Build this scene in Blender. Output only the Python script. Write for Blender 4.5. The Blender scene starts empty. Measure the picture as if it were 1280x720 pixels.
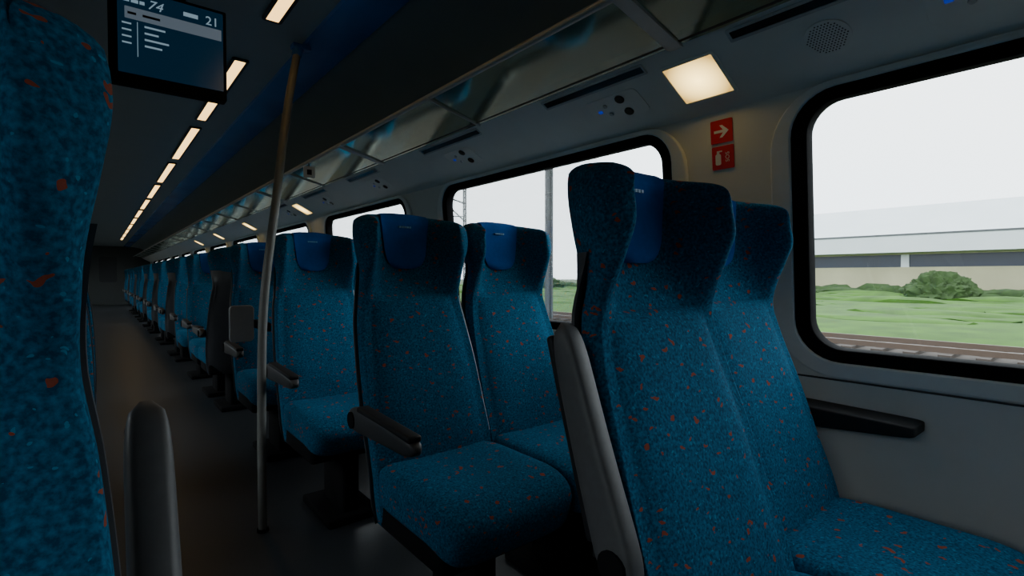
import bpy, bmesh, math, random
from mathutils import Vector, Matrix
random.seed(7)
C = bpy.context.scene.collection
R = math.radians
PI = math.pi

# ------------------------------------------------------------------ materials
def mat(name, col, rough=.6, metal=0, noise=0, nscale=40, bump=0, emit=None, estr=0, spec=.5, coat=0):
    m = bpy.data.materials.new(name); m.use_nodes = True
    nt = m.node_tree; b = nt.nodes['Principled BSDF']
    b.inputs['Base Color'].default_value = (*col, 1)
    b.inputs['Roughness'].default_value = rough
    b.inputs['Metallic'].default_value = metal
    b.inputs['Specular IOR Level'].default_value = spec
    b.inputs['Coat Weight'].default_value = coat
    if emit:
        b.inputs['Emission Color'].default_value = (*emit, 1)
        b.inputs['Emission Strength'].default_value = estr
    if noise or bump:
        tc = nt.nodes.new('ShaderNodeTexCoord'); n = nt.nodes.new('ShaderNodeTexNoise')
        n.inputs['Scale'].default_value = nscale; n.inputs['Detail'].default_value = 5
        nt.links.new(tc.outputs['Object'], n.inputs['Vector'])
        if noise:
            mr = nt.nodes.new('ShaderNodeMix'); mr.data_type = 'RGBA'
            mr.inputs['A'].default_value = tuple(c*(1-noise) for c in col)+(1,)
            mr.inputs['B'].default_value = tuple(min(1, c*(1+noise)) for c in col)+(1,)
            nt.links.new(n.outputs['Fac'], mr.inputs['Factor'])
            nt.links.new(mr.outputs['Result'], b.inputs['Base Color'])
        if bump:
            bp = nt.nodes.new('ShaderNodeBump'); bp.inputs['Strength'].default_value = bump
            bp.inputs['Distance'].default_value = .003
            nt.links.new(n.outputs['Fac'], bp.inputs['Height']); nt.links.new(bp.outputs['Normal'], b.inputs['Normal'])
    return m

def fabric_mat():
    m = bpy.data.materials.new('seat_fabric'); m.use_nodes = True
    nt = m.node_tree; N = nt.nodes; L = nt.links; b = N['Principled BSDF']
    b.inputs['Roughness'].default_value = .9
    b.inputs['Specular IOR Level'].default_value = .1
    tc = N.new('ShaderNodeTexCoord')
    n1 = N.new('ShaderNodeTexNoise'); n1.inputs['Scale'].default_value = 190; n1.inputs['Detail'].default_value = 3
    L.new(tc.outputs['Object'], n1.inputs['Vector'])
    r1 = N.new('ShaderNodeValToRGB'); r1.color_ramp.elements[0].position = .35; r1.color_ramp.elements[1].position = .69
    r1.color_ramp.elements[0].color = (.004, .052, .112, 1); r1.color_ramp.elements[1].color = (.011, .15, .28, 1)
    L.new(n1.outputs['Fac'], r1.inputs['Fac'])
    n2 = N.new('ShaderNodeTexNoise'); n2.inputs['Scale'].default_value = 45
    L.new(tc.outputs['Object'], n2.inputs['Vector'])
    vm = N.new('ShaderNodeVectorMath'); vm.operation = 'MULTIPLY_ADD'
    vm.inputs[1].default_value = (.03, .03, .03)
    L.new(n2.outputs['Color'], vm.inputs[0]); L.new(tc.outputs['Object'], vm.inputs[2])
    def marks(scale, sc3, dist, thr, prev, col):
        mp = N.new('ShaderNodeMapping'); mp.inputs['Scale'].default_value = sc3
        L.new(vm.outputs[0], mp.inputs['Vector'])
        v = N.new('ShaderNodeTexVoronoi'); v.inputs['Scale'].default_value = scale
        L.new(mp.outputs[0], v.inputs['Vector'])
        lt = N.new('ShaderNodeMath'); lt.operation = 'LESS_THAN'; lt.inputs[1].default_value = dist
        L.new(v.outputs['Distance'], lt.inputs[0])
        sp = N.new('ShaderNodeSeparateColor'); L.new(v.outputs['Color'], sp.inputs[0])
        gt = N.new('ShaderNodeMath'); gt.operation = 'GREATER_THAN'; gt.inputs[1].default_value = thr
        L.new(sp.outputs[0], gt.inputs[0])
        mu = N.new('ShaderNodeMath'); mu.operation = 'MULTIPLY'
        L.new(lt.outputs[0], mu.inputs[0]); L.new(gt.outputs[0], mu.inputs[1])
        mx = N.new('ShaderNodeMix'); mx.data_type = 'RGBA'
        L.new(mu.outputs[0], mx.inputs['Factor']); L.new(prev, mx.inputs['A'])
        mx.inputs['B'].default_value = (*col, 1)
        return mx.outputs['Result']
    c = marks(95, (1, 1, 1.3), .22, .68, r1.outputs['Color'], (.018, .21, .36))
    c = marks(32, (1, .9, 2.2), .22, .50, c, (.26, .06, .035))
    L.new(c, b.inputs['Base Color'])
    bp = N.new('ShaderNodeBump'); bp.inputs['Strength'].default_value = .15; bp.inputs['Distance'].default_value = .002
    n3 = N.new('ShaderNodeTexNoise'); n3.inputs['Scale'].default_value = 500
    L.new(tc.outputs['Object'], n3.inputs['Vector']); L.new(n3.outputs['Fac'], bp.inputs['Height'])
    L.new(bp.outputs['Normal'], b.inputs['Normal'])
    return m

def glass_mat(name, tint, gloss, rough=.02, diff=None, damt=0, gcol=(1, 1, 1)):
    m = bpy.data.materials.new(name); m.use_nodes = True
    nt = m.node_tree; nt.nodes.remove(nt.nodes['Principled BSDF']); out = nt.nodes['Material Output']
    t = nt.nodes.new('ShaderNodeBsdfTransparent'); t.inputs[0].default_value = (*tint, 1)
    g = nt.nodes.new('ShaderNodeBsdfGlossy'); g.inputs['Roughness'].default_value = rough; g.inputs[0].default_value = (*gcol, 1)
    f = nt.nodes.new('ShaderNodeFresnel'); f.inputs[0].default_value = 1.5
    mm = nt.nodes.new('ShaderNodeMath'); mm.operation = 'MULTIPLY'; mm.inputs[1].default_value = gloss; mm.use_clamp = True
    mx = nt.nodes.new('ShaderNodeMixShader')
    src = t.outputs[0]
    if diff:
        d = nt.nodes.new('ShaderNodeBsdfDiffuse'); d.inputs[0].default_value = (*diff, 1)
        m0 = nt.nodes.new('ShaderNodeMixShader'); m0.inputs[0].default_value = damt
        nt.links.new(src, m0.inputs[1]); nt.links.new(d.outputs[0], m0.inputs[2]); src = m0.outputs[0]
    nt.links.new(f.outputs[0], mm.inputs[0]); nt.links.new(mm.outputs[0], mx.inputs[0])
    nt.links.new(src, mx.inputs[1]); nt.links.new(g.outputs[0], mx.inputs[2])
    nt.links.new(mx.outputs[0], out.inputs[0])
    return m

def lamp_mat(name, c0, c1, s, radius):
    m = bpy.data.materials.new(name); m.use_nodes = True
    nt = m.node_tree; nt.nodes.remove(nt.nodes['Principled BSDF']); out = nt.nodes['Material Output']
    e = nt.nodes.new('ShaderNodeEmission'); e.inputs[1].default_value = s
    tc = nt.nodes.new('ShaderNodeTexCoord'); vl = nt.nodes.new('ShaderNodeVectorMath'); vl.operation = 'LENGTH'
    nt.links.new(tc.outputs['Object'], vl.inputs[0])
    mr = nt.nodes.new('ShaderNodeMapRange'); mr.inputs['From Min'].default_value = 0; mr.inputs['From Max'].default_value = radius
    nt.links.new(vl.outputs['Value'], mr.inputs['Value'])
    rp = nt.nodes.new('ShaderNodeValToRGB'); rp.color_ramp.elements[0].color = (*c0, 1); rp.color_ramp.elements[1].color = (*c1, 1)
    nt.links.new(mr.outputs[0], rp.inputs[0]); nt.links.new(rp.outputs[0], e.inputs[0]); nt.links.new(e.outputs[0], out.inputs[0])
    return m

M = dict(
    fabric=fabric_mat(),
    pad=mat('headrest_leatherette', (.004, .080, .31), .85, noise=.2, nscale=60, bump=.1, spec=.05),
    shell=mat('seat_shell_plastic', (.04, .043, .05), .45, noise=.15),
    edge=mat('seat_edge_trim', (.34, .36, .38), .5),
    arm=mat('armrest_plastic', (.040, .040, .043), .5, noise=.2, nscale=80),
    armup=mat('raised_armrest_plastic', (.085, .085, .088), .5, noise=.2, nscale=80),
    armtop=mat('armrest_rubber', (.012, .012, .014), .6, spec=.3),
    dark=mat('black_metal', (.008, .008, .009), .9, spec=.1),
    steel=mat('brushed_steel', (.19, .19, .18), .5, .1, noise=.15, nscale=30),
    wall=mat('wall_laminate', (.70, .70, .68), .5, noise=.06, nscale=12, bump=.03),
    endwall=mat('end_wall_laminate', (.08, .09, .09), .6, noise=.06, nscale=12),
    surround=mat('window_surround_plastic', (.78, .79, .78), .45, noise=.05),
    cove=mat('cove_panel_plastic', (.74, .74, .70), .45, noise=.06, nscale=10),
    ceil=mat('ceiling_panel', (.27, .32, .35), .35, noise=.08, nscale=6),
    blue=mat('ceiling_blue_sheen', (.05, .20, .56), .26, noise=.5, nscale=2),  # blue base colour paints the ceiling's reflected sheen; also on the pole bracket
    floor=mat('floor_vinyl', (.033, .037, .042), .38, noise=.35, nscale=120),
    rubber=mat('window_rubber', (.006, .006, .007), .8, spec=.1),
    light_block=mat('light_block_sheet', (.10, .11, .13), .8, noise=.1, nscale=50),  # for the unseen panel added to keep light off the left seat
    pane=glass_mat('window_glass', (.93, .96, .97), .5),
    rackglass=glass_mat('rack_green_glass', (.50, .74, .56), 4.2, .10, (.34, .58, .40), .24, (.84, .96, .84)),
    alu=mat('rack_aluminium', (.42, .44, .44), .4, .2, noise=.1),
    darkalu=mat('rack_dark_rail', (.03, .033, .035), .35, .4),
    white=mat('white_paint', (.75, .75, .73), .5),
    red=mat('red_sign', (.60, .010, .018), .4, noise=.1),
    lens=mat('dark_lens', (.015, .015, .018), .15),
    blueled=mat('blue_indicator', (.01, .02, .3), .3, emit=(.02, .08, .9), estr=.3),
    ceillamp=lamp_mat('strip_light_diffuser', (1, .64, .22), (1, .60, .19), 3.4, .5),
    covelamp=lamp_mat('cove_light_diffuser', (1, .72, .24), (.20, .12, .028), 6.0, .095),
    screen=mat('screen_navy', (.004, .012, .03), .2, emit=(.006, .05, .11), estr=.24, noise=0),
    screenband=mat('screen_band', (.1, .12, .15), .3, emit=(.25, .33, .42), estr=.3),
    screentext=mat('screen_text', (.2, .2, .2), .3, emit=(.5, .75, .95), estr=.35),
    screendark=mat('screen_dark_text', (.01, .02, .04), .3),
    panel=mat('grey_table_plastic', (.30, .31, .32), .45, noise=.05),
    logo=mat('headrest_emblem', (.10, .30, .50), .5),
    grass=mat('grass', (.038, .105, .004), .9, noise=.85, nscale=.9),
    field=mat('far_field', (.06, .09, .04), .9, noise=.3, nscale=.1),
    ballast=mat('ballast', (.045, .033, .025), .9, noise=.5, nscale=3),
    rail=mat('rail_steel', (.12, .085, .065), .4, .4),
    sleeper=mat('sleeper_concrete', (.055, .042, .034), .8),
    bwall=mat('building_wall', (.40, .38, .24), .8, noise=.3, nscale=.4),
    broof=mat('building_roof', (.62, .67, .69), .7, noise=.08, nscale=.5),
    bdark=mat('building_glazing', (.014, .020, .040), .3),
    bush=mat('bush_leaves', (.022, .050, .008), .9, noise=.7, nscale=3, bump=.4),
    mast=mat('mast_steel', (.07, .075, .08), .6),
    sky_block=mat('sky_block_dark', (.07, .075, .06), .9, noise=.4, nscale=.8),  # for the dark slab added out of view against sky light
)

# ------------------------------------------------------------------ helpers
def tag(o, label=None, cat=None, group=None, kind=None):
    if label: o['label'] = label
    if cat: o['category'] = cat
    if group: o['group'] = group
    if kind: o['kind'] = kind
    return o
def empty(name, loc=(0, 0, 0), rz=0):
    o = bpy.data.objects.new(name, None); C.objects.link(o); o.location = loc; o.rotation_euler = (0, 0, rz)
    o.empty_display_size = .05
    return o
def smooth(me, ang=40):
    bm = bmesh.new(); bm.from_mesh(me)
    bmesh.ops.recalc_face_normals(bm, faces=bm.faces)
    for f in bm.faces: f.smooth = True
    for e in bm.edges:
        if len(e.link_faces) == 2 and e.calc_face_angle(0) > R(ang): e.smooth = False
    bm.to_mesh(me); bm.free()
def obj(name, me, m, parent=None, mw=None, sm=True, kind=None):
    if isinstance(me, bmesh.types.BMesh):
        b = me; me = bpy.data.meshes.new(name); b.to_mesh(me); b.free()
    if sm: smooth(me)
    if not me.materials: me.materials.append(m)
    o = bpy.data.objects.new(name, me); C.objects.link(o)
    if parent is not None: o.parent = parent
    if mw is not None: o.matrix_local = mw
    if kind: o['kind'] = kind
    return o
def inst(name, me, parent, loc=(0, 0, 0), rot=(0, 0, 0)):
    o = bpy.data.objects.new(name, me); C.objects.link(o); o.parent = parent; o.location = loc; o.rotation_euler = rot
    return o
def box(bm, x0, x1, y0, y1, z0, z1, bev=0, seg=2):
    r = bmesh.ops.create_cube(bm, size=1)
    vs = r['verts']
    for v in vs:
        v.co = Vector(((x0+x1)/2+v.co.x*(x1-x0), (y0+y1)/2+v.co.y*(y1-y0), (z0+z1)/2+v.co.z*(z1-z0)))
    if bev:
        es = list({e for v in vs for e in v.link_edges})
        bmesh.ops.bevel(bm, geom=es, offset=bev, segments=seg, profile=.5, affect='EDGES')
def tube(bm, pts, r, n=10, cap=True):
    pts = [Vector(p) for p in pts]; rings = []
    for i, p in enumerate(pts):
        d = (pts[min(i+1, len(pts)-1)]-pts[max(i-1, 0)]).normalized()
        a = Vector((0, 0, 1)) if abs(d.z) < .9 else Vector((1, 0, 0))
        u = d.cross(a).normalized(); w = d.cross(u).normalized()
        rr_ = r[i] if isinstance(r, (list, tuple)) else r
        rings.append([bm.verts.new(p+(u*math.cos(2*PI*k/n)+w*math.sin(2*PI*k/n))*rr_) for k in range(n)])
    for a, b in zip(rings, rings[1:]):
        for k in range(n): bm.faces.new((a[k], a[(k+1) % n], b[(k+1) % n], b[k]))
    if cap: bm.faces.new(rings[0]); bm.faces.new(rings[-1])
def loft(rings, cap=True):
    bm = bmesh.new(); R_ = [[bm.verts.new(p) for p in r] for r in rings]; n = len(R_[0])
    for a, b in zip(R_, R_[1:]):
        for k in range(n): bm.faces.new((a[k], a[(k+1) % n], b[(k+1) % n], b[k]))
    if cap: bm.faces.new(R_[0]); bm.faces.new(R_[-1])
    return bm
def rrect(x0, x1, y0, y1, r, n=8):
    out = []
    for cx, cy, a0 in ((x1-r, y1-r, 0), (x0+r, y1-r, 90), (x0+r, y0+r, 180), (x1-r, y0+r, 270)):
        for k in range(n+1):
            a = R(a0+90*k/n); out.append((cx+r*math.cos(a), cy+r*math.sin(a)))
    return out
def plate(outer, holes, th, bev=0):
    cu = bpy.data.curves.new('c', 'CURVE'); cu.dimensions = '2D'; cu.fill_mode = 'BOTH'; cu.extrude = max(th/2-bev, 1e-5)
    cu.bevel_depth = bev; cu.bevel_resolution = 2
    for pts in [outer]+holes:
        s = cu.splines.new('POLY'); s.points.add(len(pts)-1); s.use_cyclic_u = True
        for p, q in zip(s.points, pts): p.co = (q[0], q[1], 0, 1)
    o = bpy.data.objects.new('c', cu); C.objects.link(o)
    dg = bpy.context.evaluated_depsgraph_get(); dg.update()
    me = bpy.data.meshes.new_from_object(o.evaluated_get(dg))
    bpy.data.objects.remove(o); me.materials.clear()
    return me
def text_mesh(s, size, shear=0):
    cu = bpy.data.curves.new('t', 'FONT'); cu.body = s; cu.size = size; cu.extrude = .0006; cu.align_x = 'CENTER'; cu.align_y = 'CENTER'; cu.shear = shear
    o = bpy.data.objects.new('t', cu); C.objects.link(o)
    dg = bpy.context.evaluated_depsgraph_get(); dg.update()
    me = bpy.data.meshes.new_from_object(o.evaluated_get(dg)); bpy.data.objects.remove(o); me.materials.clear()
    return me
def frame(lx, ly, n, o):
    m = Matrix.Identity(4)
    for i, c in enumerate((lx, ly, n, o)):
        for k in range(3): m[k][i] = c[k]
    return m
def interp(tab, z):
    if z <= tab[0][0]: return tab[0][1]
    for i in range(len(tab)-1):
        a, b = tab[i], tab[i+1]
        if z <= b[0]:
            h = b[0]-a[0]; t = (z-a[0])/h
            d = (b[1]-a[1])/h
            dp = (a[1]-tab[i-1][1])/(a[0]-tab[i-1][0]) if i > 0 else d
            dn = (tab[i+2][1]-b[1])/(tab[i+2][0]-b[0]) if i+2 < len(tab) else d
            m0 = (d+dp)/2*h; m1 = (d+dn)/2*h
            return ((2*t**3-3*t*t+1)*a[1]+(t**3-2*t*t+t)*m0+(-2*t**3+3*t*t)*b[1]+(t**3-t*t)*m1)
    return tab[-1][1]

Y0, Y1 = -2.4, 23.2
XR, XL = 1.60, -1.00
CX = .30
LEAN = .088

# ------------------------------------------------------------------ shell
bm = bmesh.new(); box(bm, XL-.05, XR+.05, Y0, Y1, -.06, 0); obj('floor', bm, M['floor'], kind='structure')
for nm, s in (('right', 1), ('left', -1)):
    xw = XR if s > 0 else XL
    bm = bmesh.new(); box(bm, min(xw, xw+s*.06), max(xw, xw+s*.06), Y0, Y1, 0, .742)
    obj('wall_%s_lower' % nm, bm, M['wall'], kind='structure')
    bm = bmesh.new(); box(bm, min(xw-s*.05, xw), max(xw-s*.05, xw), Y0, Y1, 0, .16, .01)
    obj('baseboard_%s' % nm, bm, M['shell'], kind='structure')
FR = frame((0, -1, 0), (-LEAN, 0, .996), (-.996, 0, -LEAN), (XR, 0, .74))
FL = frame((0, 1, 0), (LEAN, 0, .996), (.996, 0, -LEAN), (XL, 0, .74))
wins = [(-.84, .60)]+[(1.06+1.92*k, 2.48+1.92*k) for k in range(0, 11)]
wins_all = [(-2.3, -1.3)]+wins
ZB, ZT = .073, .757
def holes_for(sgn, list_, m):
    out = []
    for a, b in list_:
        x0, x1 = (a, b) if sgn > 0 else (-b, -a)
        out.append(rrect(x0-m, x1+m, ZB-m, ZT+m, .085+m))
    return out
for nm, F, sg in (('right', FR, -1), ('left', FL, 1)):
    xa, xb = (Y0, Y1) if sg > 0 else (-Y1, -Y0)
    me = plate([(xa, 0), (xb, 0), (xb, .83), (xa, .83)], holes_for(sg, wins_all, .03), .05)
    obj('wall_%s_upper' % nm, me, M['wall'], mw=F @ Matrix.Translation((0, 0, -.025)), sm=False, kind='structure')
wn = 0
for nm, F, sg in (('right', FR, -1), ('left', FL, 1)):
    for a, b in wins_all:
        wn += 1
        x0, x1 = (a, b) if sg > 0 else (-b, -a)
        xc = (x0+x1)/2; hw = (x1-x0)/2; zc = (ZB+ZT)/2; hh = (ZT-ZB)/2
        me = plate(rrect(-hw-.052, hw+.052, -hh-.046, hh+.036, .13), [rrect(-hw, hw, -hh, hh, .085)], .045, .004)
        w = obj('window_%d' % wn, me, M['rubber'], mw=F @ Matrix.Translation((xc, zc, -.012)), kind='structure')
        me = plate(rrect(-hw-.088, hw+.088, -hh-.070, hh+.042, .160), [rrect(-hw-.042, hw+.042, -hh-.036, hh+.034, .12)], .018, .005)
        obj('window_surround', me, M['surround'], parent=w, mw=Matrix.Translation((0, 0, .020)))
        me = plate(rrect(-hw-.01, hw+.01, -hh-.01, hh+.01, .09), [], .004)
        obj('window_pane', me, M['pane'], parent=w, mw=Matrix.Translation((0, 0, -.012)), sm=False)
        if sg > 0 and a < -1:      # unseen panel added over the rear left window to darken the left seat
            me = plate(rrect(-hw-.02, hw+.02, -hh-.02, hh+.02, .02), [], .003)
            obj('light_block_panel', me, M['light_block'], parent=w, mw=Matrix.Translation((0, 0, .040)), sm=False)
            continue
        if a > 15: continue
        ld = bpy.data.lights.new('window_portal', 'AREA'); ld.shape = 'RECTANGLE'; ld.size = 2*hw; ld.size_y = 2*hh
        ld.cycles.is_portal = True
        lo = bpy.data.objects.new('window_portal', ld); C.objects.link(lo)
        lo.matrix_world = F @ Matrix.Translation((xc, zc, -.06)) @ Matrix.Rotation(PI, 4, 'X')
for i, (F, sg) in enumerate(((FR, -1), (FL, 1))):
    bm = bmesh.new(); xa, xb = (Y0, Y1) if sg > 0 else (-Y1, -Y0)
    box(bm, xa, xb, -.012, -.007, -.02, .004, .001)
    obj('trim_%d' % (i+1), bm, M['shell'], mw=F.copy(), kind='structure')

def profile(name, pts, m, y0=Y0, y1=Y1):
    bm = bmesh.new(); A = [bm.verts.new((x, y0, z)) for x, z in pts]; B = [bm.verts.new((x, y1, z)) for x, z in pts]
    n = len(pts)
    for k in range(n): bm.faces.new((A[k], A[(k+1) % n], B[(k+1) % n], B[k]))
    bm.faces.new(A); bm.faces.new(B)
    return obj(name, bm, m, kind='structure')
half = [(.55, 2.08), (.75, 2.065), (.95, 2.02), (1.08, 1.96), (1.18, 1.87), (1.235, 1.76), (1.26, 1.50)]
pts = [(CX-x, z) for x, z in reversed(half)]+[(CX+x, z) for x, z in half]
pts += [(CX+x+.05, z+.05) for x, z in reversed(half)]+[(CX-x-.05, z+.05) for x, z in half]
profile('ceiling', pts, M['ceil'])
CA, CB = (1.29, 1.665), (1.53, 1.538)
for i, s in enumerate((1, -1)):
    f = lambda p: (p[0], p[1]) if s > 0 else (2*CX-p[0], p[1])
    pr = [f(p) for p in [(1.262, 1.70), CA, CB, (1.545, 1.532), (1.56, 1.54), (1.56, 1.57), (1.30, 1.70)]]
    profile('trim_%d' % (i+3), pr, M['cove'])
profile('trim_5', [(.74, 2.085), (.75, 2.070), (.80, 2.064), (.88, 2.060), (.93, 2.058), (.94, 2.08)], M['blue'])  # added strip, painted blue in place of the sheen on the ceiling
bm = bmesh.new(); box(bm, XL-.05, CX-.38, Y1, Y1+.05, 0, 2.13); box(bm, CX+.38, XR+.05, Y1, Y1+.05, 0, 2.13); box(bm, CX-.38, CX+.38, Y1, Y1+.05, 1.95, 2.13)
obj('wall_end', bm, M['endwall'], kind='structure')
d = obj('door_1', plate(rrect(-.38, .38, 0, 1.95, .01), [rrect(-.25, .25, .8, 1.7, .08)], .03), M['endwall'], mw=frame((1, 0, 0), (0, 0, 1), (0, -1, 0), (CX, Y1+.02, 0)), kind='structure')
obj('door_glass', plate(rrect(-.26, .26, .79, 1.71, .08), [], .006), M['shell'], parent=d)
bm = bmesh.new(); box(bm, XL-.05, XR+.05, Y0-.05, Y0, 0, 2.13); obj('wall_back', bm, M['endwall'], kind='structure')

# ------------------------------------------------------------------ train seat
T_wo = [(.28, .185), (.36, .198), (.45, .204), (.62, .204), (.75, .199), (.88, .188), (.95, .178), (1.03, .182), (1.10, .194), (1.16, .201), (1.21, .198)]
T_wt = [(.28, .175), (.45, .194), (.62, .194), (.75, .189), (.88, .176), (.95, .165), (1.03, .160), (1.10, .158), (1.21, .156)]
T_yc = [(.28, -.03), (.45, .0), (.62, .055), (.75, .100), (.88, .148), (.95, .176), (1.03, .205), (1.10, .222), (1.21, .238)]
T_yt = [(.28, -.02), (.45, -.016), (.62, .040), (.75, .083), (.88, .128), (.95, .142), (1.0, .130), (1.06, .106), (1.12, .090), (1.21, .096)]
T_yb = [(.28, .07), (.45, .13), (.62, .175), (.75, .208), (.88, .240), (.95, .256), (1.03, .270), (1.10, .280), (1.21, .290)]
def bulge(z):
    if z > .958: return 0
    return .024*math.sqrt(min(1, (.958-z)/.022))*min(1, max(0, (z-.3)/.12))
def catmull(P, n):
    m = len(P)-1; out = []
    for i in range(n):
        u = i/(n-1)*m; k = min(int(u), m-1); t = u-k
        p0 = P[max(k-1, 0)]; a = P[k]; b = P[k+1]; p3 = P[min(k+2, m)]
        out.append(tuple(.5*((2*a[j])+(-p0[j]+b[j])*t+(2*p0[j]-5*a[j]+4*b[j]-p3[j])*t*t+(-p0[j]+3*a[j]-3*b[j]+p3[j])*t**3) for j in (0, 1)))
    return out
NS = 26
def halfs(z):
    wo, wt, yc, yt, yb = (interp(t, z) for t in (T_wo, T_wt, T_yc, T_yt, T_yb))
    wi = wt-.022; D = yc-yt
    fr = [(wi*q, yc-D*.78*q**3.6) for q in (0, .2, .4, .6, .75, .88, 1)]
    fr += [(wt-.008, yt+.004*1), (wt+.006, yt+.003)]
    bk = [(0, yb), (.3*wo, yb-.006), (.58*wo, yb-.024), (.80*wo, yb-.052), (.94*wo, max(yt+.05, yb-.088)), (wo, yt+.040), (min(wo, wt+.018), yt+.013), (wt+.006, yt+.003)]
    F = catmull(fr, NS); B = catmull(bk, NS)
    b = bulge(z)
    F = [(x, y-b*max(0, 1-(x/max(wi, .01))**5)) for x, y in F]
    return F, B
def ring(z, k=1, dz=0, sx=1):
    F, B = halfs(z); tipdrop = .060*max(0, min(1, (z-1.06)/.14))**1.4
    half_f, half_b = [], []
    for i in range(NS):
        mx_, my = (F[i][0]+B[i][0])/2, (F[i][1]+B[i][1])/2
        s = i/(NS-1); zz = z+dz-tipdrop*s**3
        half_f.append(((mx_+(F[i][0]-mx_)*k)*sx, my+(F[i][1]-my)*k, zz))
        half_b.append(((mx_+(B[i][0]-mx_)*k)*sx, my+(B[i][1]-my)*k, zz))
    r = half_f+half_b[-2::-1]
    r += [(-x, y, z_) for x, y, z_ in half_b[1:]]+[(-x, y, z_) for x, y, z_ in half_f[-2:0:-1]]
    return r
zs = [.30+.012*i for i in range(54)]+[.940, .945, .950, .954, .957, .959, .962, .968]+[.98+.011*i for i in range(21)]
zs = sorted(set(z for z in zs if z <= 1.196))
rings = [ring(.30, .5), ring(.30, .85)]+[ring(z) for z in zs]
for a in (15, 30, 45, 60, 75, 88): rings.append(ring(1.198, max(.1, math.cos(R(a))), .030*math.sin(R(a)), 1-.07*math.sin(R(a))**2))
def mesh_of(bm, m, ang=55):
    me = bpy.data.meshes.new('m'); bm.to_mesh(me); bm.free(); smooth(me, ang); me.materials.append(m); return me
ME_back = mesh_of(loft(rings), M['fabric'], 70); ME_back.name = 'backrest'
def yfront(x, z):
    wi = interp(T_wt, z)-.022; yc = interp(T_yc, z); D = yc-interp(T_yt, z)
    return yc-D*.78*min(1.05, abs(x)/wi)**3.6
bm = bmesh.new(); rows = []
for i in range(27):
    t = i/26; z = 1.045+(1.208-1.045)*t
    w = .068+.020*t**.8
    if i < 9: w -= .034*(1-math.sqrt(max(0, 1-((9-i)/9)**2)))
    rows.append([(w*(j/7-1), yfront(w*(j/7-1), z)-.021+.014*(abs(j/7-1))**3+(.007, .003, .001)[min(i, 2)]*(1 if i < 3 else 0), z) for j in range(15)])
for dy, dz in ((.008, .017), (.026, .027), (.042, .027), (.058, .020)):
    w = .088; rows.append([(w*(j/7-1), yfront(w*(j/7-1), 1.208)-.014+dy, 1.208+dz-.008*abs(j/7-1)**3) for j in range(15)])
V = [[bm.verts.new(p) for p in r] for r in rows]
for a, b in zip(V, V[1:]):
    for j in range(14): bm.faces.new((a[j], a[j+1], b[j+1], b[j]))
bmesh.ops.recalc_face_normals(bm, faces=bm.faces)
bmesh.ops.solidify(bm, geom=bm.faces[:], thickness=.010)
ME_pad = mesh_of(bm, M['pad'], 60); ME_pad.name = 'headrest_pad'
bm = bmesh.new()
for i, x in enumerate((-.022, -.012, -.003, .006, .016)):
    yy = yfront(0, 1.18)-.023
    box(bm, x, x+.007, yy-.003, yy+.004, 1.183, 1.189)
ME_logo = mesh_of(bm, M['logo']); ME_logo.name = 'emblem'
bm = bmesh.new()
tube(bm, [(interp(T_wo, z)+.001, interp(T_yt, z)+.016, z) for z in [.50+.0225*i for i in range(21)]], .0048, 8)
ME_edge = mesh_of(bm, M['edge']); ME_edge.name = 'edge_trim'
rings = []
for i in range(40):
    z = .29+(1.06-.29)*i/39
    wo, wt, yc, yt, yb = (interp(t, z) for t in (T_wo, T_wt, T_yc, T_yt, T_yb))
    e = min(1, (i+.3)/3, (39-i+.3)/4)
    out_ = [(0, yb+.014), (.3*wo, yb+.008), (.6*wo, yb-.012), (.84*wo, yb-.040), (.97*wo, max(yt+.066, yb-.078)), (wo+.004, yt+.062), (wo+.004, yt+.055)]
    inn_ = [(0, yb-.02), (.3*wo, yb-.028), (.58*wo, yb-.044), (.78*wo, yb-.068), (.90*wo, yt+.075), (wo-.010, yt+.055), (wo+.004, yt+.055)]
    B = catmull(out_, 20); F = catmull(inn_, 20)
    hf, hb = [], []
    for f, b in zip(F, B):
        mx_, my = (f[0]+b[0])/2, (f[1]+b[1])/2
        hf.append((mx_+(f[0]-mx_)*e, my+(f[1]-my)*e, z)); hb.append((mx_+(b[0]-mx_)*e, my+(b[1]-my)*e, z))
    rings.append(hf+hb[-2::-1]+[(-x, y, q) for x, y, q in hb[1:]]+[(-x, y, q) for x, y, q in hf[-2:0:-1]])
ME_shell = mesh_of(loft(rings), M['shell']); ME_shell.name = 'back_shell'
def superbox(x0, x1, y0, y1, z0, z1, ex, nu=48, nv=28, fn=None):
    rings = []
    for i in range(nv+1):
        v = -PI/2+PI*i/nv; cv, sv = math.cos(v), math.sin(v)
        cz = math.copysign(abs(sv)**ex, sv); rr = max(abs(cv)**ex, .02)
        rg = []
        for k in range(nu):
            a = 2*PI*(k+.5)/nu; c, s = math.cos(a), math.sin(a)
            p = Vector(((x0+x1)/2+(x1-x0)/2*rr*math.copysign(abs(c)**(ex*.7), c), (y0+y1)/2+(y1-y0)/2*rr*math.copysign(abs(s)**(ex*.7), s), (z0+z1)/2+(z1-z0)/2*cz))
            if fn: p = fn(p)
            rg.append(p)
        rings.append(rg)
    return loft(rings)
def cf(p):
    q = (-p.y)/.40
    if p.z > .40: p.z += .012*(1-min(1, abs(p.x)/.20)**2)*-1+.006
    if q > .7: p.z -= .03*((q-.7)/.3)**2
    if p.y < -.2 and p.z < .40: p.y += .03*(.40-p.z)/.08
    return p
ME_cush = mesh_of(superbox(-.208, .208, -.42, .03, .345, .485, .42, fn=cf), M['fabric'], 80); ME_cush.name = 'cushion'
bm = bmesh.new(); box(bm, -.19, .19, -.34, .06, .290, .37, .015)
ME_pan = mesh_of(bm, M['dark']); ME_pan.name = 'seat_pan'
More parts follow.
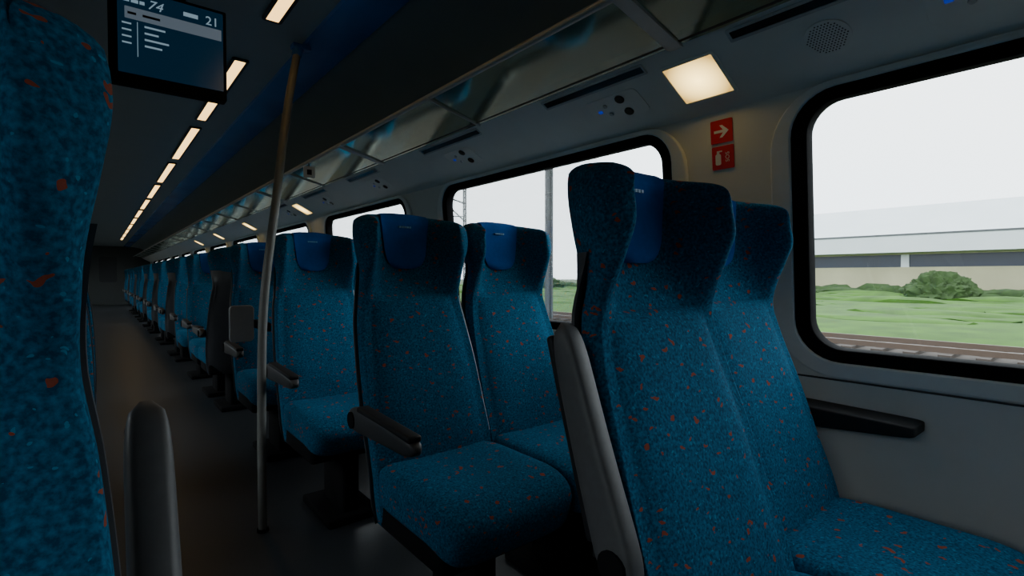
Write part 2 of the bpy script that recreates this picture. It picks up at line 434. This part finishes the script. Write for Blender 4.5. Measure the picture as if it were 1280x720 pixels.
bm = bmesh.new(); box(bm, -.035, .035, -.26, -.02, .03, .30, .01); box(bm, -.11, .11, -.30, .04, 0, .035, .008)
ME_leg = mesh_of(bm, M['dark']); ME_leg.name = 'pedestal'
def arm_rings():
    rings = []; L_ = .36
    for i in range(31):
        t = i/30; y = .045-t*(L_+.045)
        h = .038-.015*t; e = math.sqrt(max(.01, 1-abs(2*t-1)**8))
        w = .021*(.85+.15*e)
        r = []
        for k in range(24):
            a = 2*PI*k/24; c, s = math.cos(a), math.sin(a)
            r.append((w*e**.5*math.copysign(abs(c)**.5, c), y, h*e*math.copysign(abs(s)**.55, s)+.004*math.sin(t*PI)))
        rings.append(r)
    return rings
ME_arm = mesh_of(loft(arm_rings()), M['arm'], 60); ME_arm.name = 'armrest'
ME_armup = mesh_of(loft(arm_rings()), M['armup'], 60); ME_armup.name = 'armrest_raised'
bm = bmesh.new(); box(bm, -.0185, .0185, -.345, -.03, .016, .034, .007, 3)
for v in bm.verts: v.co.z += .012*(v.co.y+.345)/.315-.001
ME_armtop = mesh_of(bm, M['armtop']); ME_armtop.name = 'armrest_pad'
bm = bmesh.new(); tube(bm, [(-.024, 0, 0), (.024, 0, 0)], .024, 16)
ME_piv = mesh_of(bm, M['dark']); ME_piv.name = 'pivot'

def seat(x, y, label, away=False, arm=0, up=0, group=None, arm_y=.055, arm_z=.605, arm_x=.232, edge=False):
    r = empty('train_seat', (x, y, 0), PI if away else 0)
    tag(r, label, 'seat', group)
    inst('backrest', ME_back, r)
    p = inst('headrest_pad', ME_pad, r); inst('emblem', ME_logo, p)
    inst('back_shell', ME_shell, r); inst('cushion', ME_cush, r); inst('seat_pan', ME_pan, r); inst('pedestal', ME_leg, r)
    if edge: inst('edge_trim', ME_edge, r)
    if arm:
        a = inst('armrest', ME_armup if up else ME_arm, r, (arm*arm_x*(-1 if away else 1), arm_y, arm_z), (R(-up), 0, 0))
        inst('armrest_pad', ME_armtop, a); inst('pivot', ME_piv, a)
    return r
RA, RW, LA, LW = .815, 1.235, -.190, -.611
J = lambda k: .415+.96*(k-1)
G = 'patterned blue train seats'
seat(RA, J(1), 'largest blue patterned aisle seat in the right foreground with its armrest folded up', arm=-1, up=109, group=G, edge=True)
seat(RW, J(1)+.065, 'blue patterned window seat beside the large right window, in the nearest right-hand row', group=G)
seat(RA, J(2), 'blue patterned aisle seat in the second right-hand row with its armrest lowered', arm=-1, group=G, edge=True)
seat(RW, J(2)+.02, 'blue patterned window seat in the second right-hand row in front of the catenary mast', group=G)
seat(RA, J(3), 'blue patterned aisle seat in the third right-hand row, just right of the handrail pole', arm=-1, group=G, edge=True)
seat(RW, J(3), 'blue patterned window seat in the third right-hand row, mostly hidden behind the second row', group=G)
ordn = ['fourth', 'fifth', 'sixth', 'seventh', 'eighth', 'ninth', 'tenth', 'eleventh', 'twelfth', 'thirteenth',
        'fourteenth', 'fifteenth', 'sixteenth', 'seventeenth', 'eighteenth', 'nineteenth', 'twentieth']
away = {5: True, 8: True, 10: True, 12: True, 15: True, 18: True}
for i, k in enumerate(range(4, 21)):
    aw = away.get(k, False)
    yy = J(k)+(.1 if aw else 0)
    ft = 'facing away with its grey shell showing' if aw else 'facing the camera'
    seat(RA, yy, 'blue aisle seat %s, %s right-hand row along the aisle' % (ft, ordn[i]), away=aw, arm=-1, group=G)
    if k < 14: seat(RW, yy, 'blue window seat %s, %s right-hand row along the windows' % (ft, ordn[i]), away=aw, group=G)
seat(LA, J(1)-.07, 'dark blue patterned seat at the left edge, closest to the camera, with armrest folded up', arm=1, up=119, group=G, arm_y=.145, arm_z=.572, arm_x=.228)
seat(LW, J(1)-.07, 'blue patterned window seat beside the closest left-hand seat, against the left wall', group=G)
for k, nm in ((2, 'second'), (3, 'third'), (4, 'fourth')):
    seat(LA-.03, J(k), 'blue aisle seat in the %s left-hand row, behind the closest left seat' % nm, group=G)
    seat(LW-.03, J(k), 'blue window seat in the %s left-hand row by the left windows' % nm, group=G)
for x, nm in ((RA, 'right-hand aisle'), (RW, 'right-hand window'), (LA, 'left-hand aisle'), (LW, 'left-hand window')):
    seat(x, J(0)-.06, 'blue %s seat in the row behind the camera' % nm, group=G)

ft = empty('folding_table', (.545, 2.80, .78)); tag(ft, 'small grey folding table leaf at seat height just left of the handrail pole', 'table')
obj('table_leaf', plate(rrect(-.045, .055, -.08, .09, .015), [], .022, .005), M['panel'], parent=ft, mw=frame((1, 0, 0), (0, 0, 1), (0, -1, 0), (0, 0, 0)))
bm = bmesh.new(); box(bm, .03, .075, .013, .025, -.02, .02, .003); box(bm, .062, .086, -.225, .025, -.02, .02, .003); obj('hinge_arm', bm, M['dark'], parent=ft)

# ------------------------------------------------------------------ handrail pole
pl = empty('handrail_pole', (.50, 2.2, 0)); tag(pl, 'tall slim metal handrail pole between floor and ceiling at the aisle edge', 'pole')
def cat(pts, n=8):
    out = []
    P = [Vector(p) for p in pts]
    for i in range(len(P)-1):
        a, b = P[i], P[i+1]; p0 = P[max(i-1, 0)]; p3 = P[min(i+2, len(P)-1)]
        for k in range(n):
            t = k/n; m0 = (b-p0)/2; m1 = (p3-a)/2
            out.append((2*t**3-3*t*t+1)*a+(t**3-2*t*t+t)*m0+(-2*t**3+3*t*t)*b+(t**3-t*t)*m1)
    out.append(P[-1]); return out
pp = cat([(0, 0, 0), (0, 0, .45), (.012, 0, .9), (.07, .03, 1.33), (.14, .12, 1.72), (.22, .22, 2.055)])
bm = bmesh.new(); tube(bm, pp, .0165, 14)
obj('pole', bm, M['steel'], parent=pl)
bm = bmesh.new(); tube(bm, [(0, 0, 0), (0, 0, .012)], .022, 20); obj('floor_flange', bm, M['dark'], parent=pl)
bm = bmesh.new(); tube(bm, [(.207, .207, 2.00), (.22, .22, 2.052)], [.020, .026], 16); box(bm, .19, .27, .195, .245, 2.040, 2.062, .006)
obj('ceiling_bracket', bm, M['blue'], parent=pl)

# ------------------------------------------------------------------ passenger information screen
mo = empty('information_screen', (.215, 2.225, 2.08)); tag(mo, 'dark passenger information screen hanging from the ceiling showing 74 and 21', 'screen')
bm = bmesh.new(); box(bm, -.175, .178, -.025, .03, -.400, -.065, .006); obj('housing', bm, M['dark'], parent=mo)
bm = bmesh.new(); box(bm, -.05, .05, -.012, .012, -.07, -.002); obj('bracket', bm, M['dark'], parent=mo)
sf = lambda x, z, o=-.0275: frame((1, 0, 0), (0, 0, 1), (0, -1, 0), (x, o, z))
sc = obj('screen', plate(rrect(-.150, .166, -.365, -.078, .003), [], .003), M['screen'], parent=mo, mw=sf(0, 0, -.026))
def on(x, z, d=.003): return Matrix.Translation((x, z, d))
obj('white_band', plate(rrect(-.130, .160, -.180, -.140, .002), [], .001), M['screenband'], parent=sc, mw=on(0, 0, .002))
obj('number', text_mesh('21', .044), M['screentext'], parent=sc, mw=on(.130, -.118), sm=False)
obj('number', text_mesh('74', .044, .3), M['screentext'], parent=sc, mw=on(-.045, -.118), sm=False)
bm = bmesh.new()
box(bm, .040, .085, -.122, -.108, -.0005, .0005); obj('icon', bm, M['screentext'], parent=sc, mw=on(0, 0))
lines = [(x, x+w, -.124, -.113) for x, w in ((-.135, .018), (-.112, .02), (-.088, .014))]
for i in range(4):
    z = -.200-.022*i; lines += [(-.138, -.112, z, z+.005), (-.075, -.075+(.06, .04, .07, .05)[i], z, z+.006)]
for a_, b_, c_, d_ in lines:
    bm = bmesh.new(); box(bm, a_, b_, c_, d_, -.0005, .0005); obj('text_line', bm, M['screentext'], parent=sc, mw=on(0, 0))
bm = bmesh.new(); box(bm, -.096, -.094, -.305, -.187, -.0005, .0005)
obj('divider_line', bm, M['screentext'], parent=sc, mw=on(0, 0))
for a_, b_ in ((-.122, -.098), (-.080, -.03)):
    bm = bmesh.new(); box(bm, a_, b_, -.165, -.157, -.0005, .0005); obj('destination_line', bm, M['screendark'], parent=sc, mw=on(0, 0, .0035))

# ------------------------------------------------------------------ ceiling lights
spans = [(.9, 2.28)]+[(2.80+1.47*k, 4.02+1.47*k) for k in range(11)]
names = ['nearest', 'second', 'third', 'fourth', 'fifth', 'sixth', 'seventh', 'eighth', 'ninth', 'tenth', 'eleventh', 'farthest']
for (a, b), nm in zip(spans, names):
    r = empty('ceiling_light', (.575 if a < 1 else .56, (a+b)/2, 2.08))
    tag(r, '%s warm strip light in the ceiling row above the aisle' % nm, 'ceiling light', 'ceiling strip lights')
    h = (b-a)/2
    me = plate(rrect(-.036, .036, -h-.01, h+.01, .01), [rrect(-.026, .026, -h, h, .006)], .012, .002)
    obj('light_frame', me, M['darkalu'], parent=r, mw=Matrix.Translation((0, 0, -.006)))
    bm = bmesh.new(); box(bm, -.026, .026, -h, h, -.010, -.003); obj('diffuser', bm, M['ceillamp'], parent=r)

# ------------------------------------------------------------------ cove fittings
tx, tz = CB[0]-CA[0], CB[1]-CA[1]; tl = math.hypot(tx, tz); tx /= tl; tz /= tl
def cove(Y, s, off=0):
    return frame((0, 1, 0), (tx, 0, tz), (tz, 0, -tx), (CA[0]+tx*s+tz*off, Y, CA[1]+tz*s-tx*off))
def thing_at(name, mw, label, cat_, group=None):
    r = empty(name); r.matrix_world = mw; tag(r, label, cat_, group); return r
for Y, nm in ((.85, 'bright square warm lamp in the sloping panel above the red signs'), (4.65, 'square warm lamp in the sloping panel above the third window, seen near the pole'),
              (6.65, 'small warm lamp in the sloping panel left of the handrail pole'), (8.6, 'distant warm lamp in the sloping panel, fourth from the camera'), (10.5, 'distant warm lamp in the sloping panel, farthest of the visible ones')):
    r = thing_at('cove_lamp', cove(Y, .128), nm, 'lamp', 'square lamps in the sloping panel')
    obj('lamp_frame', plate(rrect(-.087, .087, -.083, .083, .008), [rrect(-.080, .080, -.076, .076, .004)], .008, .002), M['cove'], parent=r)
    bm = bmesh.new(); box(bm, -.080, .080, -.076, .076, -.003, .002); obj('diffuser', bm, M['covelamp'], parent=r)
for i, (a, b) in enumerate([(.35, .70), (.98, 1.42), (1.85, 2.35), (2.9, 3.35), (3.8, 4.3), (4.8, 5.3)]):
    nm = ['nearest black air slot right of the square lamp', 'black air slot just left of the square lamp', 'third black air slot along the luggage rack', 'fourth black air slot along the luggage rack', 'fifth black air slot along the luggage rack', 'sixth black air slot along the luggage rack'][i]
    r = thing_at('air_slot', cove((a+b)/2, .022), nm, 'air vent', 'air slots under the luggage rack'); h = (b-a)/2
    obj('slot_frame', plate(rrect(-h-.006, h+.006, -.020, .020, .004), [rrect(-h, h, -.013, .013, .003)], .006, .001), M['alu'], parent=r)
    bm = bmesh.new(); box(bm, -h, h, -.013, .013, -.004, .001); obj('slot', bm, M['lens'], parent=r)
def disc(bm, x, y, r, z0=0, z1=.006, n=20): tube(bm, [(x, y, z0), (x, y, z0+(z1-z0)*.7), (x, y, z1)], [r, r, r*.85], n)
for i, Y in enumerate((.20, 1.16, 2.12, 3.08, 4.04, 5.0)):
    nm = ['reading light unit at the top right corner with a blue indicator', 'reading light unit above the second window nearest the square lamp', 'reading light unit above the left part of the second window', 'reading light unit above the third window', 'reading light unit beyond the third window, fifth row', 'farthest reading light unit'][i]
    r = thing_at('reading_light', cove(Y, .13), nm, 'reading light', 'reading light units')
    obj('base_plate', plate(rrect(-.11, .11, -.055, .055, .02), [], .004, .001), M['cove'], parent=r)
    for dx, dy in ((-.035, -.030), (-.035, .030)):
        bm = bmesh.new(); disc(bm, dx, dy, .017, 0, .008); l = obj('lens', bm, M['lens'], parent=r)
    for dx, dy in ((.035, -.02), (.035, .02)):
        bm = bmesh.new(); disc(bm, dx, dy, .008, 0, .007); obj('button', bm, M['alu'], parent=r)
    bm = bmesh.new(); box(bm, .062, .078, -.006, .006, .001, .005, .001); obj('indicator', bm, M['blueled'], parent=r)
r = thing_at('speaker_grille', cove(.50, .125), 'round perforated speaker grille in the sloping panel above the large window', 'speaker')
bm = bmesh.new(); disc(bm, 0, 0, .052, 0, .004, 32); obj('grille_plate', bm, M['cove'], parent=r)
bm = bmesh.new()
for i in range(-6, 7):
    for j in range(-6, 7):
        x, y = i*.0075+(j % 2)*.0037, j*.0070
        if x*x+y*y < .0021: tube(bm, [(x, y, .003), (x, y, .0046)], .0018, 6)
obj('perforations', bm, M['lens'], parent=r)

# ------------------------------------------------------------------ red signs on the pier
def wallpt(Y, z, off=.001):
    s = (z-.74)/.996
    return FR @ Matrix.Translation((-Y, s, off))
r = thing_at('emergency_sign', wallpt(.845, 1.475, .003), 'red square sign with white right-pointing arrow, the upper of two', 'sign')
obj('sign_plate', plate(rrect(-.036, .036, -.036, .036, .004), [], .003), M['red'], parent=r)
vs = [(-.024, -.004), (.006, -.004), (-.006, -.019), (.003, -.019), (.024, 0), (.003, .019), (-.006, .019), (.006, .004), (-.024, .004)]
obj('arrow', plate(vs, [], .0012), M['white'], parent=r, mw=Matrix.Translation((0, 0, .002)))
r = thing_at('emergency_sign', wallpt(.843, 1.394, .003), 'red square sign with white fire extinguisher pictogram, below the arrow sign', 'sign')
obj('sign_plate', plate(rrect(-.036, .036, -.036, .036, .004), [], .003), M['red'], parent=r)
obj('pictogram', plate(rrect(-.024, -.006, -.022, .012, .005), [], .0012), M['white'], parent=r, mw=Matrix.Translation((0, 0, .002)))
bm = bmesh.new(); box(bm, -.019, -.011, .012, .020, .001, .0025); box(bm, -.019, -.002, .018, .022, .001, .0025)
obj('pictogram_nozzle', bm, M['white'], parent=r)
obj('lettering', text_mesh('SOS', .018), M['white'], parent=r, mw=Matrix.Translation((.016, 0, .002)) @ Matrix.Rotation(R(90), 4, 'Z'), sm=False)

def wedge(p):
    t = max(0, min(1, (.72-p.y)/.385))
    p.z = .672-(.672-p.z)*(1-.60*t)-.010*t
    return p
bm = superbox(1.490, 1.597, .335, .72, .600, .672, .20, fn=wedge)
tag(obj('wall_armrest', bm, M['armtop']), 'flat black armrest ledge on the wall under the large right window', 'armrest')

# ------------------------------------------------------------------ luggage racks
def rack(s, label):
    f = (lambda x: x) if s > 0 else (lambda x: 2*CX-x)
    r = empty('luggage_rack', (0, 0, 0)); tag(r, label, 'luggage rack')
    bm = bmesh.new(); tube(bm, [(f(1.04), Y0+.02, 1.735), (f(1.04), Y1-.02, 1.735)], .011, 12); obj('front_rail', bm, M['alu'], parent=r)
    bm = bmesh.new(); x0, x1 = sorted((f(1.262), f(1.295))); box(bm, x0, x1, Y0+.02, Y1-.02, 1.672, 1.700, .004); obj('rear_rail', bm, M['darkalu'], parent=r)
    ys = [-.11+.96*k-1.92 for k in range(26)]
    for i, y in enumerate(ys):
        bm = bmesh.new()
        hw = .022 if (i % 2) == 1 else .004
        P = [(1.03, 1.724), (1.28, 1.664), (1.50, 1.668), (1.50, 1.695), (1.28, 1.685), (1.03, 1.742)]
        A = [bm.verts.new((f(x), y-hw, z)) for x, z in P]; B = [bm.verts.new((f(x), y+hw, z)) for x, z in P]
        bm.faces.new(A); bm.faces.new(B)
        for k in range(6): bm.faces.new((A[k], A[(k+1) % 6], B[(k+1) % 6], B[k]))
        obj('bracket', bm, M['alu'], parent=r, sm=False)
        if i+1 < len(ys):
            bm = bmesh.new()
            g0, g1 = y+hw+.002, ys[i+1]-(.022 if ((i+1) % 2) == 1 else .004)-.002
            vs = [bm.verts.new(p) for p in ((f(1.05), g0, 1.728), (f(1.28), g0, 1.670), (f(1.28), g1, 1.670), (f(1.05), g1, 1.728))]
            fc = bm.faces.new(vs)
            v2 = bmesh.ops.extrude_face_region(bm, geom=[fc])
            for v in v2['geom']:
                if isinstance(v, bmesh.types.BMVert): v.co.z += .006
            obj('glass_shelf', bm, M['rackglass'], parent=r, sm=False)
rack(1, 'long overhead luggage rack with green glass shelves above the right-hand windows')
rack(-1, 'long overhead luggage rack with green glass shelves on the left side')
r = empty('number_plate', (1.04, 3.30, 1.735)); tag(r, 'small white plate fixed under the luggage rack edge above the third row', 'sign')
obj('plate', plate(rrect(-.035, .035, -.10, -.03, .006), [], .004), M['white'], parent=r, mw=frame((1, 0, 0), (0, 0, 1), (0, -1, 0), (0, 0, 0)))
bm = bmesh.new(); box(bm, -.004, .004, .002, .008, -.06, 0); obj('hanger', bm, M['darkalu'], parent=r)
bm = bmesh.new(); box(bm, -.014, .014, -.005, -.002, -.082, -.050); obj('pictogram', bm, M['dark'], parent=r)

# ------------------------------------------------------------------ outside
GZ = -.95
bm = bmesh.new(); vs = [bm.verts.new(p) for p in ((-150, -200, GZ-.25), (250, -200, GZ-.25), (250, 300, GZ-.25), (-150, 300, GZ-.25))]; bm.faces.new(vs)
obj('ground', bm, M['field'], sm=False, kind='structure')
BP = [(20.1, GZ-.2), (21, GZ+.02), (30, GZ+.22), (46.5, -.25)]
def bankz(x):
    for a, b in zip(BP, BP[1:]):
        if x <= b[0]: return a[1]+(b[1]-a[1])*(x-a[0])/(b[0]-a[0])
    return BP[-1][1]
bm = bmesh.new()
A = [bm.verts.new((x, -150, z)) for x, z in BP]; B = [bm.verts.new((x, 260, z)) for x, z in BP]
for k in range(len(BP)-1): bm.faces.new((A[k], A[k+1], B[k+1], B[k]))
def blob(bm, x, y, z, rx, ry, h, sub):
    r = bmesh.ops.create_icosphere(bm, subdivisions=sub, radius=1)
    ph = [random.uniform(0, 6) for _ in range(6)]
    for v in r['verts']:
        p = v.co; k = 1+.13*math.sin(5*p.x+ph[0])*math.sin(4*p.y+ph[1])+.10*math.sin(9*p.z+ph[2])*math.sin(8*p.x+ph[3])+.06*math.sin(17*p.y+ph[4])*math.sin(15*p.z+ph[5])+random.uniform(-.07, .07)
        v.co = Vector((x+p.x*rx*k, y+p.y*ry*k, z+max(0, p.z*k)*h))
for k in range(260):
    x = 23+22.5*random.random()**.7; y = random.uniform(-25, 90); s = random.uniform(.5, 1.4)
    blob(bm, x, y, bankz(x)-.02, .9*s, 2.4*s, random.uniform(.10, .26)*s, 2)
tag(obj('grass_bank', bm, M['grass']), 'rough green grass bank beyond the railway tracks', 'grass', kind='stuff')
bm = bmesh.new()
P = [(2.3, GZ-.24), (3.2, GZ-.04), (19.0, GZ-.04), (20.0, GZ-.24)]
A = [bm.verts.new((x, -150, z)) for x, z in P]; B = [bm.verts.new((x, 260, z)) for x, z in P]
for k in range(len(P)-1): bm.faces.new((A[k], A[k+1], B[k+1], B[k]))
tag(obj('ballast_bed', bm, M['ballast']), 'brown stone ballast under the railway tracks outside', 'ballast', kind='stuff')
for i, x in enumerate((12.5, 17.2)):
    t = empty('railway_track', (x, 0, GZ-.035)); tag(t, ['railway track outside nearest to the train window', 'railway track outside at the edge of the grass'][i], 'railway track', 'tracks outside')
    for s in (-.75, .75):
        bm = bmesh.new(); box(bm, s-.04, s+.04, -100, 200, .08, .22); obj('rail', bm, M['rail'], parent=t)
    bm = bmesh.new()
    for k in range(120): y = -30+k*.7; box(bm, -1.25, 1.25, y, y+.25, 0, .08)
    o = obj('sleepers', bm, M['sleeper'], parent=t, sm=False); o['kind'] = 'stuff'
b = empty('station_building', (48, 0, GZ-.25)); tag(b, 'long low pale building with a whitish roof and dark window strip beyond the grass bank', 'building')
bz = .65+.25
bm = bmesh.new(); box(bm, 0, 14, -30, 42, 0, bz+2.0); box(bm, 0.0, 14, -30, 42, bz+2.95, bz+3.2); obj('wall', bm, M['bwall'], parent=b, sm=False)
bm = bmesh.new(); box(bm, .15, 13.7, -29.5, 41.5, bz+2.0, bz+2.95); obj('window_band', bm, M['bdark'], parent=b, sm=False)
for y in (-21, -2.5, 11.3, 27, 39):
    bm = bmesh.new(); box(bm, .02, .3, y, y+.5, bz+2.0, bz+2.95); obj('column', bm, M['broof'], parent=b, sm=False)
bm = bmesh.new(); P = [(-1.2, 3.1), (-1.2, 4.4), (7, 7.4), (15, 4.4), (15, 3.1)]
A = [bm.verts.new((x, -31, z+bz)) for x, z in P]; B = [bm.verts.new((x, 43, z+bz)) for x, z in P]
bm.faces.new(A); bm.faces.new(B)
for k in range(5): bm.faces.new((A[k], A[(k+1) % 5], B[(k+1) % 5], B[k]))
obj('roof', bm, M['broof'], parent=b, sm=False)
bm = bmesh.new(); box(bm, -1.24, -1.16, -31, 43, bz+4.35, bz+4.48); obj('gutter', bm, M['mast'], parent=b, sm=False)
def bush(x, y, rx, ry, h, label):
    bm = bmesh.new(); blob(bm, 0, 0, 0, rx, ry, h, 5)
    o = obj('bush', bm, M['bush']); o.location = (x, y, bankz(x)+.02); tag(o, label, 'bush', 'bushes in front of the building')
bush(41.5, 8.2, 1.2, 1.9, 1.55, 'green bush in front of the pale building, seen through the large window')
bush(41, 47, 2, 5, 1.6, 'low bush seen through the second window')
bm = bmesh.new()
for k in range(190):
    x = random.uniform(43.5, 46); y = random.uniform(-22, 60); s = random.uniform(.35, 1)
    blob(bm, x, y, bankz(x)+.02, .6*s, 1.8*s, random.uniform(.3, .9)*s*1.2, 2)
tag(obj('scrub', bm, M['bush']), 'low green scrub growing along the foot of the pale building', 'scrub', kind='stuff')
for (x, y), lb in zip(((10.3, 11.0), (19.5, 29.2), (10.3, 52), (10.3, -28)), ('slim steel catenary mast in the middle of the second window', 'catenary mast with cross-arm at the left side of the second window', 'distant catenary mast down the line', 'catenary mast behind the camera')):
    m_ = empty('catenary_mast', (x, y, GZ)); tag(m_, lb, 'mast', 'catenary masts')
    bm = bmesh.new()
    for dx in (-.08, .08): box(bm, dx-.03, dx+.03, -.06, .06, 0, 8.2)
    for k in range(20):
        z = .3+k*.4; tube(bm, [(-.08, 0, z), (.08, 0, z+.4)], .016, 5)
    obj('mast_column', bm, M['mast'], parent=m_, sm=False)
    s_ = -1 if x > 18 else 1
    bm = bmesh.new(); tube(bm, [(0, 0, 6.9), (2.4*s_, 0, 7.4)], .05, 8); tube(bm, [(0, 0, 5.7), (2.4*s_, 0, 7.4)], .045, 8); tube(bm, [(.2*s_, 0, 6.0), (2.6*s_, 0, 5.9)], .035, 8)
    obj('cantilever', bm, M['mast'], parent=m_)
for z, lb in ((6.45, 'upper carrying wire above the outside track'), (4.95, 'lower contact wire above the outside track')):
    bm = bmesh.new(); tube(bm, [(12.5, -100, z), (12.5, 200, z)], .012, 6); tag(obj('overhead_wire', bm, M['mast']), lb, 'wire', 'overhead wires')
bm = bmesh.new(); box(bm, -5.4, -4.8, -40, 60, GZ-.25, 2.2)  # unseen slab added to cut the sky light through the left windows
tag(obj('sky_block_slab', bm, M['sky_block'], sm=False), 'dark slab added outside the left-hand windows to block sky light', 'light blocker')

# ------------------------------------------------------------------ world & camera
w = bpy.data.worlds.new('overcast'); bpy.context.scene.world = w; w.use_nodes = True
nt = w.node_tree; bg = nt.nodes['Background']
tc = nt.nodes.new('ShaderNodeTexCoord'); no = nt.nodes.new('ShaderNodeTexNoise'); no.inputs['Scale'].default_value = 2.2; no.inputs['Detail'].default_value = 4
rp = nt.nodes.new('ShaderNodeValToRGB'); rp.color_ramp.elements[0].position = .3; rp.color_ramp.elements[1].position = .7
rp.color_ramp.elements[0].color = (.86, .93, .98, 1); rp.color_ramp.elements[1].color = (.97, .99, 1, 1)
nt.links.new(tc.outputs['Generated'], no.inputs['Vector']); nt.links.new(no.outputs['Fac'], rp.inputs[0]); nt.links.new(rp.outputs[0], bg.inputs[0])
bg.inputs[1].default_value = 4.6

cd = bpy.data.cameras.new('camera'); cam = bpy.data.objects.new('camera', cd); C.objects.link(cam)
cd.lens = 18; cd.sensor_width = 36; cd.clip_start = .01; cd.clip_end = 600
cam.location = (0, 0, 1.02); cam.rotation_euler = (R(90-1.34), 0, R(-39))
bpy.context.scene.camera = cam
